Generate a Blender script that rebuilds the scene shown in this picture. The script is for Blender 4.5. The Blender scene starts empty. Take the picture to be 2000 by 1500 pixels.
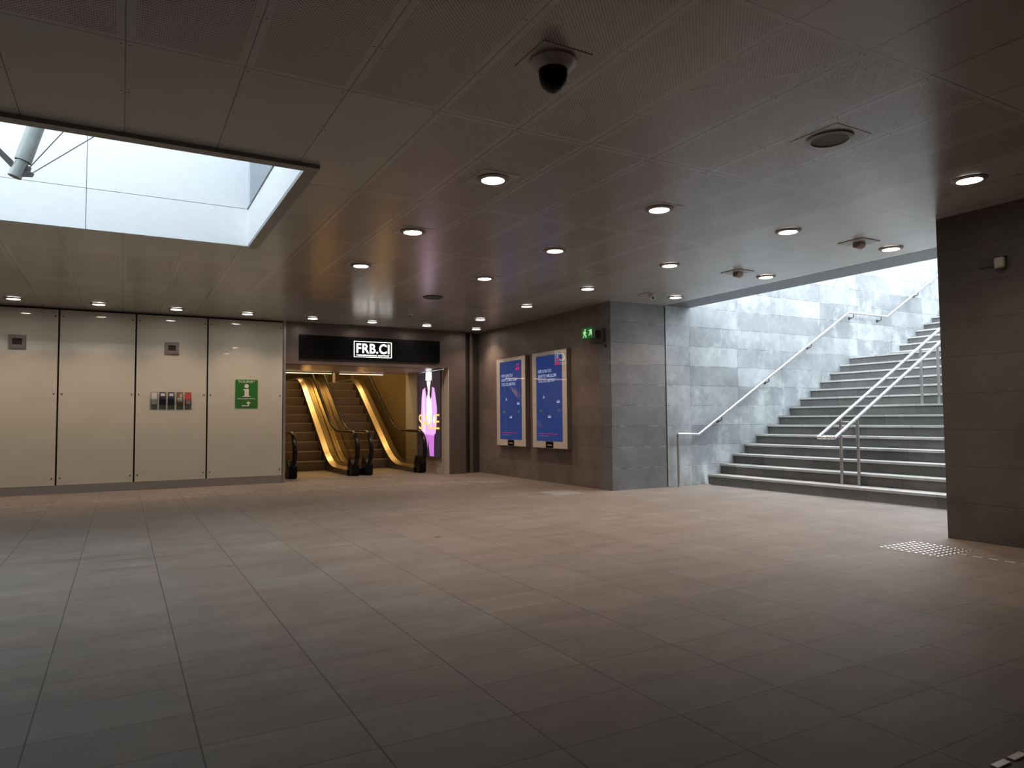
import bpy, bmesh, math, random
from mathutils import Vector, Matrix
S = bpy.context.scene
COL = S.collection
random.seed(7)
# ---------------------------------------------------------------- camera, world, exposure
CAMH = 1.246
cam = bpy.data.objects.new('camera', bpy.data.cameras.new('camera')); COL.objects.link(cam)
_r = Vector((0.87307, -0.48752, -0.008524)); _u = Vector((-0.016735, -0.047432, 0.998734)); _f = Vector((0.487307, 0.871823, 0.04957))
M = Matrix.Identity(4)
for i in range(3):
    M[i][0] = _r[i]; M[i][1] = _u[i]; M[i][2] = -_f[i]
M[2][3] = CAMH
cam.matrix_world = M
cam.data.sensor_fit = 'HORIZONTAL'; cam.data.sensor_width = 36.0; cam.data.lens = 1364.53/2000*36
cam.data.clip_start = .05; cam.data.clip_end = 300
S.camera = cam
W = bpy.data.worlds.new('overcast_sky'); S.world = W; W.use_nodes = True
bgn = W.node_tree.nodes['Background']; bgn.inputs[0].default_value = (.83, .91, 1.0, 1); bgn.inputs[1].default_value = 7.8
S.view_settings.view_transform = 'Standard'; S.view_settings.look = 'None'
S.view_settings.exposure = 0.0; S.view_settings.gamma = 1.0; S.view_settings.use_curve_mapping = False
LAMP_W = 74.0          # watts of one ceiling downlight
LAMP_C = (1.0, .74, .58)
SHOP_W = 30.0
H = 3.27

# ---------------------------------------------------------------- materials
class NT:
    def __init__(s, name):
        s.m = bpy.data.materials.new(name); s.m.use_nodes = True
        s.t = s.m.node_tree; s.n = s.t.nodes; s.b = s.n['Principled BSDF']
    def put(s, sock, v):
        if isinstance(v, bpy.types.NodeSocket): s.t.links.new(v, sock)
        elif v is not None:
            if hasattr(sock, 'default_value'):
                try: sock.default_value = v
                except Exception: sock.default_value = (*v, 1)
    def mt(s, op, a, b=None, c=None, clamp=False):
        n = s.n.new('ShaderNodeMath'); n.operation = op; n.use_clamp = clamp
        for i, v in enumerate((a, b, c)):
            if v is not None: s.put(n.inputs[i], v)
        return n.outputs[0]
    def pos(s):
        if not hasattr(s, '_p'):
            g = s.n.new('ShaderNodeNewGeometry'); x = s.n.new('ShaderNodeSeparateXYZ')
            s.t.links.new(g.outputs['Position'], x.inputs[0]); s._g = g; s._p = x.outputs
        return s._p
    def vec(s, x, y, z):
        n = s.n.new('ShaderNodeCombineXYZ')
        for i, v in enumerate((x, y, z)): s.put(n.inputs[i], v)
        return n.outputs[0]
    def noise(s, v, scale, detail=3, rough=.5):
        n = s.n.new('ShaderNodeTexNoise'); s.t.links.new(v, n.inputs['Vector'])
        n.inputs['Scale'].default_value = scale; n.inputs['Detail'].default_value = detail; n.inputs['Roughness'].default_value = rough
        return n.outputs['Fac']
    def white(s, v):
        n = s.n.new('ShaderNodeTexWhiteNoise'); n.noise_dimensions = '3D'; s.t.links.new(v, n.inputs['Vector']); return n.outputs['Value']
    def mix(s, f, a, b):
        n = s.n.new('ShaderNodeMix'); n.data_type = 'RGBA'
        s.put(n.inputs[0], f)
        for i, v in ((6, a), (7, b)):
            if isinstance(v, bpy.types.NodeSocket): s.t.links.new(v, n.inputs[i])
            else: n.inputs[i].default_value = (*v, 1)
        return n.outputs[2]
    def mul(s, c, f):
        n = s.n.new('ShaderNodeVectorMath'); n.operation = 'SCALE'; s.put(n.inputs[0], c); s.put(n.inputs['Scale'], f); return n.outputs[0]
    def ramp(s, f, lo, hi, a=0., b=1.):
        n = s.n.new('ShaderNodeMapRange'); n.clamp = True
        s.put(n.inputs[0], f)
        for i, v in enumerate((lo, hi, a, b)): n.inputs[i+1].default_value = v
        return n.outputs[0]
    def edge(s, v, pitch, off):
        """distance to the nearest joint line, and cell index"""
        q = s.mt('DIVIDE', s.mt('SUBTRACT', v, off), pitch)
        fr = s.mt('FRACT', q)
        d = s.mt('MULTIPLY', s.mt('MINIMUM', fr, s.mt('SUBTRACT', 1.0, fr)), pitch)
        return d, s.mt('FLOOR', q)
    def fin(s, col=None, rough=None, metal=None, spec=None, bump=None, bs=.3, bd=.005, coat=None, cr=None):
        if col is not None: s.put(s.b.inputs['Base Color'], col if isinstance(col, bpy.types.NodeSocket) else (*col, 1))
        s.put(s.b.inputs['Roughness'], rough); s.put(s.b.inputs['Metallic'], metal)
        s.put(s.b.inputs['Specular IOR Level'], spec)
        if coat is not None: s.put(s.b.inputs['Coat Weight'], coat); s.put(s.b.inputs['Coat Roughness'], cr)
        if bump is not None:
            n = s.n.new('ShaderNodeBump'); n.inputs['Strength'].default_value = bs; n.inputs['Distance'].default_value = bd
            s.t.links.new(bump, n.inputs['Height']); s.t.links.new(n.outputs[0], s.b.inputs['Normal'])
        return s.m
MATS = {}
def mat(name, col, rough=.5, metal=0., spec=.5, var=.08, scale=14, coat=None, cr=None):
    if name in MATS: return MATS[name]
    t = NT(name); t.pos(); f = t.noise(t._g.outputs['Position'], scale, 4)
    c = t.mul(col, t.ramp(f, .25, .75, 1-var, 1+var))
    r = t.ramp(t.noise(t._g.outputs['Position'], scale*2.3, 3), .3, .7, rough*.85, min(1, rough*1.15))
    MATS[name] = t.fin(c, r, metal, spec, coat=coat, cr=cr); return MATS[name]
def emis(name, col, st):
    if name in MATS: return MATS[name]
    t = NT(name); t.put(t.b.inputs['Base Color'], (*[c*.6 for c in col], 1))
    t.put(t.b.inputs['Emission Color'], (*col, 1)); t.put(t.b.inputs['Emission Strength'], st); MATS[name] = t.m; return t.m
def glass(name, col, refl=.12, rough=.03, f=None):
    t = NT(name); n = t.n; tr = n.new('ShaderNodeBsdfTransparent'); tr.inputs[0].default_value = (*col, 1)
    gl = n.new('ShaderNodeBsdfGlossy'); gl.inputs['Roughness'].default_value = rough
    fr = n.new('ShaderNodeLayerWeight'); fr.inputs[0].default_value = .5
    mx = n.new('ShaderNodeMixShader'); t.t.links.new(t.mt('ADD', t.mt('MULTIPLY', t.mt('POWER', fr.outputs['Facing'], 5.0), .6), .02+refl*.1), mx.inputs[0])
    t.t.links.new(tr.outputs[0], mx.inputs[1]); t.t.links.new(gl.outputs[0], mx.inputs[2])
    t.t.links.new(mx.outputs[0], n['Material Output'].inputs[0]); MATS[name] = t.m; return t.m

def stone(name, hoff, pitch, base, warm, dark_below=None, stain=0., zoff=0.0, rough=.55, jw=0., rv=.08, js=.8):
    t = NT(name); p = t.pos(); P = t._g.outputs['Position']
    h = t.mt('ADD', p[0], p[1])
    dz, iz = t.edge(p[2], .3655, zoff)
    dh, ih = t.edge(h, pitch, hoff)
    rnd = t.white(t.vec(ih, iz, 3.0))
    grain = t.noise(P, 160, 2, .7); cloud = t.noise(P, 1.7, 5, .6); mid = t.noise(P, 9, 5, .65)
    c = t.mix(rnd, base, warm)
    k = t.mt('MULTIPLY', t.ramp(grain, .2, .8, .8, 1.2), t.ramp(cloud, .3, .7, .78, 1.22))
    k = t.mt('MULTIPLY', k, t.ramp(mid, .3, .7, .9, 1.1))
    k = t.mt('MULTIPLY', k, t.ramp(rnd, 0, 1, 1-rv, 1+rv))
    if dark_below: k = t.mt('MULTIPLY', k, t.ramp(p[2], dark_below-.002, dark_below+.002, .80, 1.0))
    c = t.mul(c, k)
    if stain:
        s1 = t.noise(t.vec(p[0], p[1], t.mt('MULTIPLY', p[2], .8)), 1.7, 9, .72)
        sm = t.mt('MULTIPLY', t.ramp(s1, .52, .72), stain)
        c = t.mix(sm, c, (.62, .66, .66))
    jn = t.noise(P, 5, 3)
    jm = t.mt('MAXIMUM', t.ramp(dz, .002, .0045, 1, 0), t.mt('MULTIPLY', t.ramp(dh, .003, .0055, 1, 0), .7))
    jc = t.mix(t.mt('MULTIPLY', t.ramp(jn, .48, .56), jw), (.04, .04, .04), (.42, .43, .42))
    c = t.mix(t.mt('MULTIPLY', jm, js), c, jc)
    bmp = t.mt('SUBTRACT', t.mt('MULTIPLY', grain, .25), jm)
    return t.fin(c, t.ramp(mid, .3, .7, rough-.07, rough+.1), 0, .4, bump=bmp, bs=.35, bd=.004)

def floor_mat():
    t = NT('granite_floor_tiles'); p = t.pos(); P = t._g.outputs['Position']
    dx, ix = t.edge(p[0], .5935, .287); dy, iy = t.edge(p[1], .3565, .133)
    rnd = t.white(t.vec(ix, iy, 1.0)); grain = t.noise(P, 140, 2, .7)
    streak = t.noise(t.vec(t.mt('MULTIPLY', p[0], .5), t.mt('MULTIPLY', p[1], 2.6), rnd), 2.2, 5, .6)
    blot = t.noise(P, 3.1, 6, .65); cl = t.noise(P, .6, 3)
    k = t.mt('MULTIPLY', t.ramp(grain, .2, .8, .84, 1.16), t.ramp(rnd, 0, 1, .93, 1.06))
    k = t.mt('MULTIPLY', k, t.ramp(streak, .3, .7, .84, 1.16)); k = t.mt('MULTIPLY', k, t.ramp(blot, .3, .7, .9, 1.1))
    k = t.mt('MULTIPLY', k, t.ramp(cl, .3, .7, .9, 1.1))
    c = t.mul(t.mix(rnd, (.222, .184, .152), (.206, .180, .154)), k)
    v = t.n.new('ShaderNodeTexVoronoi'); v.inputs['Scale'].default_value = .9; t.t.links.new(P, v.inputs['Vector'])
    spot = t.mt('MULTIPLY', t.ramp(t.mt('ADD', v.outputs['Distance'], t.mt('MULTIPLY', blot, .03)), .045, .065, 1, 0), .55)
    c = t.mix(spot, c, (.03, .025, .02))
    j = t.mt('MAXIMUM', t.ramp(dx, .002, .0042, 1, 0), t.ramp(dy, .0012, .003, 1, 0))
    c = t.mix(t.mt('MULTIPLY', j, .75), c, (.03, .026, .022))
    return t.fin(c, t.ramp(streak, .3, .7, .54, .66), 0, .28, bump=t.mt('SUBTRACT', t.mt('MULTIPLY', grain, .2), j), bs=.25, bd=.003)

def ceiling_mat():
    t = NT('painted_ceiling_panels'); p = t.pos(); P = t._g.outputs['Position']
    dx, ix = t.edge(p[0], .6, -.014); dy, iy = t.edge(p[1], 1.83, .49)
    def box(x0, x1, y0, y1):
        a = t.mt('MULTIPLY', t.mt('GREATER_THAN', p[0], x0), t.mt('LESS_THAN', p[0], x1))
        b = t.mt('MULTIPLY', t.mt('GREATER_THAN', p[1], y0), t.mt('LESS_THAN', p[1], y1))
        return t.mt('MULTIPLY', a, b)
    reg = t.mt('MAXIMUM', box(-20, 5.986, 2.32, 4.15), t.mt('MAXIMUM', box(1.786, 5.986, 4.15, 11.47), box(-20, 1.786, 9.64, 11.47)))
    inner = t.mt('MULTIPLY', t.mt('GREATER_THAN', dx, .042), t.mt('GREATER_THAN', dy, .040))
    pf = t.mt('MULTIPLY', reg, inner)
    q = .0165
    a = t.mt('MULTIPLY', t.mt('ADD', p[0], p[1]), .70711/q); b = t.mt('MULTIPLY', t.mt('SUBTRACT', p[0], p[1]), .70711/q)
    fa = t.mt('SUBTRACT', t.mt('FRACT', a), .5); fb = t.mt('SUBTRACT', t.mt('FRACT', b), .5)
    rr = t.mt('ADD', t.mt('MULTIPLY', fa, fa), t.mt('MULTIPLY', fb, fb))
    hole = t.mt('MULTIPLY', pf, t.ramp(rr, .05, .11, 1, 0))
    rnd = t.white(t.vec(ix, iy, 5.0)); cl = t.noise(P, 1.1, 4)
    k = t.mt('MULTIPLY', t.ramp(rnd, 0, 1, .96, 1.05), t.ramp(cl, .3, .7, .95, 1.05))
    c = t.mul(t.mix(pf, (.41, .40, .38), (.44, .405, .38)), k)
    # perforation is finer than the eye resolves towards the shop end: same average tone, softer dots
    far = t.ramp(p[1], 5.0, 9.5)
    hf = t.mt('ADD', t.mt('MULTIPLY', hole, t.mt('SUBTRACT', 1.0, far)), t.mt('MULTIPLY', t.mt('MULTIPLY', pf, .25), far))
    c = t.mix(t.mt('MULTIPLY', hf, .95), c, (.04, .037, .034))
    j = t.mt('MAXIMUM', t.ramp(dx, .0022, .0036, 1, 0), t.ramp(dy, .0022, .0036, 1, 0))
    sy = t.edge(p[1], .61, .49+.045)[0]; e = t.mt('SUBTRACT', dx, .022)
    sc = t.mt('LESS_THAN', t.mt('ADD', t.mt('MULTIPLY', e, e), t.mt('MULTIPLY', sy, sy)), .00005)
    j = t.mt('MAXIMUM', j, sc)
    c = t.mix(t.mt('MULTIPLY', j, .85), c, (.03, .028, .025))
    t.b.inputs['IOR'].default_value = 1.6
    return t.fin(c, .24, 0, .55)

STONE_P = stone('granite_wall_warm', 17.0, 1.22, (.19, .152, .127), (.215, .172, .144), rv=.05, js=.3)
STONE_C = stone('granite_wall_corner', 17.0, 1.22, (.195, .20, .205), (.215, .218, .22), dark_below=1.8275, jw=.8, rv=.06)
STONE_S = stone('granite_wall_stairwell', 18.82, 1.235, (.25, .27, .28), (.33, .35, .355), stain=.6, jw=.9, rv=.14)
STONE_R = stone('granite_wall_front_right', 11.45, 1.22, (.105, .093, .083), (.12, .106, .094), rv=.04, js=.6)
FLOOR = floor_mat(); CEIL = ceiling_mat()
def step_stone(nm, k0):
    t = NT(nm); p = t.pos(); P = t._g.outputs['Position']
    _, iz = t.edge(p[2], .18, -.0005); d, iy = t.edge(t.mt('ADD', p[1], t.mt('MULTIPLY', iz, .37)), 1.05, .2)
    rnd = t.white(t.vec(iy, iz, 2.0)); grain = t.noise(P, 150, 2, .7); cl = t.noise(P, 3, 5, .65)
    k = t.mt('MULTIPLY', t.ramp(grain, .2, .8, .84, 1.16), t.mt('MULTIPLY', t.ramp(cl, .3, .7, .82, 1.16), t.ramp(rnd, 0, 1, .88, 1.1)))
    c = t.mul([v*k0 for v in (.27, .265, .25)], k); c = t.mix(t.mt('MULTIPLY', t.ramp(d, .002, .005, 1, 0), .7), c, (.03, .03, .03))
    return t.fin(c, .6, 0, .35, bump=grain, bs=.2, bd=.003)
STEP = step_stone('granite_riser_shaded', .40); TREAD = step_stone('granite_tread_skylit', 1.55)  # same granite: riser shade and skylight on the treads put into the colour
STEEL = mat('brushed_steel', (.52, .50, .48), .4, 1.0, var=.05)
RAILM = mat('polished_handrail_steel', (.78, .78, .80), .28, 1.0, var=.04)
DKST = mat('dark_steel', (.10, .095, .09), .4, .6)
BRONZE = mat('brown_metal_cladding', (.16, .125, .105), .42, .3, var=.04, scale=3)
BLACK = mat('black_gloss', (.004, .004, .004), .3, 0, .2)
RUBBER = mat('black_rubber', (.008, .007, .006), .3, 0, .3)
WHITE = mat('white_plastic', (.66, .64, .60), .45)
CREAM = mat('cream_paint', (.62, .58, .50), .5, var=.04)
PANEL = mat('back_painted_glass', (.60, .58, .475), .55, 0, .5, var=.03, scale=2, coat=1.0, cr=.03)
BACK = mat('dark_backing', (.03, .022, .022), .7)
SKYW = mat('white_lantern_panel', (.93, .94, .93), .5, var=.02)
SKYG = mat('grey_lantern_panel', (.30, .34, .36), .4, var=.03)
GALV = mat('galvanised_steel', (.34, .36, .34), .45, .55, var=.15, scale=8)
TRIM = mat('grey_trim', (.26, .25, .235), .35, .2, var=.05)
_g = NT('warm_lit_steel_deck'); STEEL_WARM = _g.fin((.60, .46, .26), .28, .95)  # steel deck, yellow of the warm shop lamps put into its colour
DLINE = mat('deck_joint', (.03, .022, .015), .5)
ESTEP = mat('ribbed_aluminium_step', (.23, .175, .125), .55, .2, var=.06)
OCHRE = mat('ochre_wall', (.27, .19, .08), .6, var=.05)
GLASS = glass('balustrade_glass', (.86, .84, .74))
CLEAR = glass('clear_acrylic', (.80, .84, .84), .3)
LAMPE = emis('lamp_glow', (1.0, .90, .84), 34)
SIGNE = emis('sign_white_glow', (1.0, .98, .93), 2.8)

# ---------------------------------------------------------------- builders
def box(bm, x0, x1, y0, y1, z0, z1):
    v = [bm.verts.new((x, y, z)) for z in (z0, z1) for y in (y0, y1) for x in (x0, x1)]
    for f in ((0,2,3,1),(4,5,7,6),(0,1,5,4),(2,6,7,3),(0,4,6,2),(1,3,7,5)): bm.faces.new([v[i] for i in f])
def frame_at(d):
    d = d.normalized(); a = Vector((0,0,1)) if abs(d.z) < .9 else Vector((1,0,0))
    s = d.cross(a).normalized(); return s, s.cross(d).normalized()
def tube(bm, pts, r, n=14, caps=True):
    pts = [Vector(p) for p in pts]; rings = []
    s = None
    for i, p in enumerate(pts):
        d = (pts[min(i+1, len(pts)-1)]-pts[max(i-1, 0)]).normalized()
        if s is None: s, t = frame_at(d)
        else:
            s = (s-d*s.dot(d)).normalized(); t = s.cross(d)
        k = 1.0
        if 0 < i < len(pts)-1:
            c = (pts[i+1]-p).normalized().dot((p-pts[i-1]).normalized()); k = 1/math.sqrt(max(.3, (1+c)/2))
        rr = r[i] if isinstance(r, (list, tuple)) else r
        rings.append([bm.verts.new(p+(s*math.cos(2*math.pi*j/n)+t*math.sin(2*math.pi*j/n))*rr*(k if k < 1.2 else 1.15)) for j in range(n)])
    for a, b in zip(rings, rings[1:]):
        for j in range(n): bm.faces.new((a[j], a[(j+1)%n], b[(j+1)%n], b[j]))
    if caps: bm.faces.new(rings[0][::-1]); bm.faces.new(rings[-1])
def lathe(bm, prof, c=(0,0,0), n=32):
    rings = []
    for r, z in prof:
        rings.append([bm.verts.new((c[0]+r*math.cos(2*math.pi*j/n), c[1]+r*math.sin(2*math.pi*j/n), c[2]+z)) for j in range(n)] if r > 1e-6 else [bm.verts.new((c[0], c[1], c[2]+z))])
    for a, b in zip(rings, rings[1:]):
        for j in range(n):
            k = (j+1) % n
            if len(a) == 1: bm.faces.new((a[0], b[j], b[k]))
            elif len(b) == 1: bm.faces.new((a[j], b[0], a[k]))
            else: bm.faces.new((a[j], b[j], b[k], a[k]))
def prism(bm, poly, ax, a0, a1):
    """poly in the two other axes, extruded along ax"""
    def P(u, v, w): return {'x': (w, u, v), 'y': (u, w, v), 'z': (u, v, w)}[ax]
    A = [bm.verts.new(P(u, v, a0)) for u, v in poly]; B = [bm.verts.new(P(u, v, a1)) for u, v in poly]
    bm.faces.new(A); bm.faces.new(B[::-1]); n = len(poly)
    for i in range(n): bm.faces.new((A[i], A[(i+1)%n], B[(i+1)%n], B[i]))
def obj(name, bm, m, parent=None, bevel=0, smooth=False, label=None):
    bmesh.ops.recalc_face_normals(bm, faces=bm.faces)
    if bevel:
        bmesh.ops.bevel(bm, geom=[e for e in bm.edges], offset=bevel, segments=2, affect='EDGES', clamp_overlap=True)
    me = bpy.data.meshes.new(name); bm.to_mesh(me); bm.free()
    if smooth:
        for f in me.polygons: f.use_smooth = True
        try: me.set_sharp_from_angle(angle=math.radians(40))
        except Exception: pass
    me.materials.append(m); o = bpy.data.objects.new(name, me); COL.objects.link(o)
    if parent: o.parent = parent
    if label: o['label'] = label
    return o
def nb(): return bmesh.new()
def bx(name, m, *dims, parent=None, bevel=0, label=None):
    bm = nb(); box(bm, *dims); return obj(name, bm, m, parent, bevel, label=label)
def struct(o): o['kind'] = 'structure'; return o
def tag(o, label, cat, group=None):
    o['label'] = label; o['category'] = cat
    if group: o['group'] = group
    return o
def thing(name, label, cat, loc=(0,0,0), group=None, rz=0):
    o = bpy.data.objects.new(name, None); o.empty_display_size = .1; COL.objects.link(o); o.location = loc; o.rotation_euler = (0,0,rz)
    return tag(o, label, cat, group)
def dup(root, loc, label, group=None):
    r = root.copy(); COL.objects.link(r); r.location = loc; r['label'] = label
    if group: r['group'] = group
    for ch in list(root.children):
        c = ch.copy(); COL.objects.link(c); c.parent = r
        for g in list(ch.children):
            d = g.copy(); COL.objects.link(d); d.parent = c
    return r
ORI = {'-y': Matrix(((1,0,0),(0,0,-1),(0,1,0))), '-x': Matrix(((0,0,-1),(-1,0,0),(0,1,0)))}
def text(name, body, m, loc, face, width=None, height=None, size=.1, off=0., ext=.002, parent=None, spacing=1.0, align='LEFT'):
    """raised lettering; loc = lower left corner of the text box"""
    cu = bpy.data.curves.new(name, 'FONT'); cu.body = body; cu.size = 1; cu.offset = off; cu.extrude = 0; cu.space_character = spacing; cu.space_line = .95
    cu.align_x = align
    tmp = bpy.data.objects.new(name, cu); COL.objects.link(tmp); bpy.context.view_layer.update()
    me = bpy.data.meshes.new_from_object(tmp.evaluated_get(bpy.context.evaluated_depsgraph_get()))
    bpy.data.objects.remove(tmp); bpy.data.curves.remove(cu)
    bm = nb(); bm.from_mesh(me); bpy.data.meshes.remove(me)
    xs = [v.co.x for v in bm.verts]; ys = [v.co.y for v in bm.verts]; x0, x1, y0, y1 = min(xs), max(xs), min(ys), max(ys)
    sx = width/(x1-x0) if width else size; sy = height/(y1-y0) if height else (sx if width else size)
    if not width and height: sx = sy
    R = ORI[face]
    r = bmesh.ops.extrude_face_region(bm, geom=list(bm.faces)); top = [g for g in r['geom'] if isinstance(g, bmesh.types.BMVert)]
    for v in bm.verts: v.co = Vector(((v.co.x-x0)*sx, (v.co.y-y0)*sy, 0))
    for v in top: v.co.z = ext
    for v in bm.verts: v.co = R @ v.co + Vector(loc)
    words = body.split(' ')
    if len(words) == 1: return obj(name, bm, m, parent)
    # one mesh per word: cut at the widest horizontal gaps
    ax = 0 if face == '-y' else 1
    seen = set(); isl = []
    for v in bm.verts:
        if v in seen: continue
        stack = [v]; comp = []
        seen.add(v)
        while stack:
            q = stack.pop(); comp.append(q)
            for e in q.link_edges:
                w_ = e.other_vert(q)
                if w_ not in seen: seen.add(w_); stack.append(w_)
        isl.append((min(q.co[ax] for q in comp), max(q.co[ax] for q in comp)))
    isl.sort(); reach = isl[0][1]; gaps = []
    for a, b in isl[1:]:
        if a > reach: gaps.append((a-reach, (a+reach)/2))
        reach = max(reach, b)
    cuts = sorted(g[1] for g in sorted(gaps, reverse=True)[:len(words)-1])
    out = None
    for i in range(len(cuts)+1):
        lo = cuts[i-1] if i else -1e9; hi = cuts[i] if i < len(cuts) else 1e9
        b2 = bm.copy(); bmesh.ops.delete(b2, geom=[v for v in b2.verts if not lo < v.co[ax] <= hi], context='VERTS')
        out = obj(name, b2, m, parent)
    bm.free(); return out
def flat(name, polys, m, face, org, w, h, d0, d1, parent=None, label=None):
    """polygons given in 0..1 of a w x h face, built as thin raised shapes"""
    bm = nb(); R = ORI[face]; o = Vector(org)
    for poly in polys:
        A = [bm.verts.new(R @ Vector((u*w, v*h, d0)) + o) for u, v in poly]; B = [bm.verts.new(R @ Vector((u*w, v*h, d1)) + o) for u, v in poly]
        bm.faces.new(A); bm.faces.new(B); n = len(poly)
        for i in range(n): bm.faces.new((A[i], A[(i+1)%n], B[(i+1)%n], B[i]))
    return obj(name, bm, m, parent, label=label)
def circ(cx, cy, rx, ry, n=20): return [(cx+rx*math.cos(2*math.pi*i/n), cy+ry*math.sin(2*math.pi*i/n)) for i in range(n)]
def rrect(x0, x1, y0, y1, r, n=5):
    o = []
    for cx, cy, a in ((x1-r, y1-r, 0), (x0+r, y1-r, 90), (x0+r, y0+r, 180), (x1-r, y0+r, 270)):
        for i in range(n+1):
            t = math.radians(a+90*i/n); o.append((cx+r*math.cos(t), cy+r*math.sin(t)))
    return o

# ---------------------------------------------------------------- setting
struct(bx('floor', FLOOR, -8, 9.5, -6, 15.35, -.2, 0))
bm = nb()
HX0, HX1, HY0, HY1 = -5.05, 1.30, 5.54, 8.53
box(bm, -8, 8.57, -6, HY0, H, H+.3); box(bm, -8, 8.57, HY1, 14.9, H, H+.3)
box(bm, -8, HX0, HY0, HY1, H, H+.3); box(bm, HX1, 8.57, HY0, HY1, H, H+.3)
struct(obj('ceiling', bm, CEIL))
struct(bx('wall_left', STONE_P, -8.3, -8, -6, 14.9, 0, H))
struct(bx('wall_front', STONE_P, -8.3, 7.65, -6.3, -6, 0, H))
struct(bx('wall_back', BACK, -8, 2.86, 14.66, 14.9, 0, H))
struct(bx('wall_right', STONE_P, 7.35, 7.65, 10.0, 14.9, 0, H))
struct(bx('wall_corner', STONE_C, 7.35, 8.565, 9.65, 10.0, 0, H))
struct(bx('wall_right_front', STONE_R, 7.35, 7.65, -6, 4.1, 0, H))
struct(bx('wall_stair', STONE_S, 8.595, 24, 9.65, 10.0, -.2, 6.6))
struct(bx('wall_stair_near', STONE_S, 7.65, 24, 3.8, 4.1, -.2, 6.6))
struct(bx('trim_1', BACK, 8.565, 8.595, 9.665, 10.0, 0, H))
struct(bx('trim_2', mat('dark_grey_soffit', (.13, .14, .15), .45, .2), 8.60, 9.19, 4.1, 9.65, H+.004, H+.42))
struct(bx('trim_3', BACK, 8.57, 8.60, 4.1, 9.65, H+.02, H+.42))
struct(bx('baseboard_back', STEEL, -8, 2.84, 14.585, 14.66, 0, .145, bevel=.004))
# skylight frame and shaft
bm = nb(); box(bm, -5.0, 1.345, 5.50, 5.60, 3.238, 3.275); box(bm, 1.24, 1.345, 5.60, 8.45, 3.238, 3.275); struct(obj('trim_skylight', bm, TRIM))
bm = nb()
for a, b in ((-5.0, -3.566), (-3.56, -1.966), (-1.96, -.363), (-.357, 1.24)):
    box(bm, a, b, 8.45, 8.50, 3.262, 3.692); box(bm, a, b, 8.45, 8.50, 3.698, 5.3)
struct(obj('wall_skylight_far', bm, SKYW))
bm = nb(); box(bm, -5.0, 1.24, 5.55, 5.6, 3.275, 5.3); struct(obj('wall_skylight_near', bm, SKYW))
bm = nb(); box(bm, 1.24, 1.29, 5.6, 8.45, 3.275, 3.69); struct(obj('wall_skylight_right', bm, SKYW))
struct(bx('wall_skylight_right_upper', SKYG, 1.255, 1.29, 5.6, 8.45, 3.705, 5.3))
struct(bx('trim_skylight_ledge', DKST, 1.232, 1.29, 5.6, 8.45, 3.69, 3.705))
struct(bx('wall_skylight_left', SKYW, -5.05, -5.0, 5.55, 8.5, 3.275, 5.3))
struct(bx('trim_skylight_joint_backing', SKYG, -5.0, 1.29, 8.50, 8.525, 3.27, 5.3))
# roof glazing of the lantern
rf = thing('skylight_roof', 'glazed roof over the white skylight shaft', 'skylight', (-1.9, 7.0, 5.3))
bm = nb()
for x in (-3.15, -1.55, .05, 1.6, 3.14): box(bm, x-.03, x+.03, -1.45, 1.45, 0, .1)
box(bm, -3.15, 3.15, -1.48, -1.42, 0, .1); box(bm, -3.15, 3.15, 1.42, 1.48, 0, .1); box(bm, -3.15, 3.15, -.04, .04, 0, .1)
obj('frame', bm, GALV, rf)
bx('glass_pane', glass('roof_glass', (.72, .74, .755), .1), -3.15, 3.15, -1.45, 1.45, .1, .115, parent=rf)
# shopfront cladding
bm = nb(); box(bm, 2.90, 6.52, 14.60, 14.86, 2.405, H); box(bm, 6.52, 6.93, 14.60, 14.9, 0, H)
struct(obj('wall_shopfront', bm, BRONZE))
struct(bx('trim_post', STEEL, 2.845, 2.90, 14.59, 14.9, 0, H, bevel=.004))
struct(bx('wall_recess', DKST, 6.93, 7.35, 14.76, 14.9, 0, H))
# shop interior shell
struct(bx('floor_shop', mat('shop_floor_plate', (.34, .30, .25), .45, .2), 2.86, 6.52, 15.35, 27, -.2, 0))
struct(bx('trim_threshold', mat('threshold_metal', (.62, .58, .50), .35, .7), 2.90, 6.52, 15.18, 15.30, 0, .006))
struct(bx('wall_shop_right', OCHRE, 6.50, 6.7, 17.18, 27, 0, 5.6))
struct(bx('wall_shop_pillar', CREAM, 6.44, 6.7, 16.42, 17.18, 0, 2.42))
struct(bx('wall_shop_lightbox', CREAM, 6.50, 6.52, 14.61, 14.86, 0, 2.404)); struct(bx('wall_shop_poster_side', CREAM, 6.50, 6.7, 14.9, 16.42, 0, 2.404))
struct(bx('wall_shop_left', mat('shop_side_wall', (.34, .27, .16), .6), 2.66, 2.86, 14.9, 27, 0, 5.6))
struct(bx('wall_shop_far', mat('shop_far_wall', (.09, .07, .05), .6, var=.4, scale=3), 2.66, 6.7, 27, 27.2, 0, 5.6))
struct(bx('ceiling_shop', CREAM, 2.66, 6.7, 17.1, 27.2, 5.6, 5.8))
bm = nb(); box(bm, 2.86, 6.5, 14.86, 17.05, 2.405, 2.6); box(bm, 2.86, 6.5, 16.95, 17.1, 2.6, 5.6)
struct(obj('ceiling_shop_soffit', bm, NT('shop_soffit').fin((.42, .39, .38), .28, .2)))
struct(bx('floor_upper', mat('upper_floor', (.3, .26, .2), .5), 2.86, 6.5, 21.6, 27, 2.1, 2.33))

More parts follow.
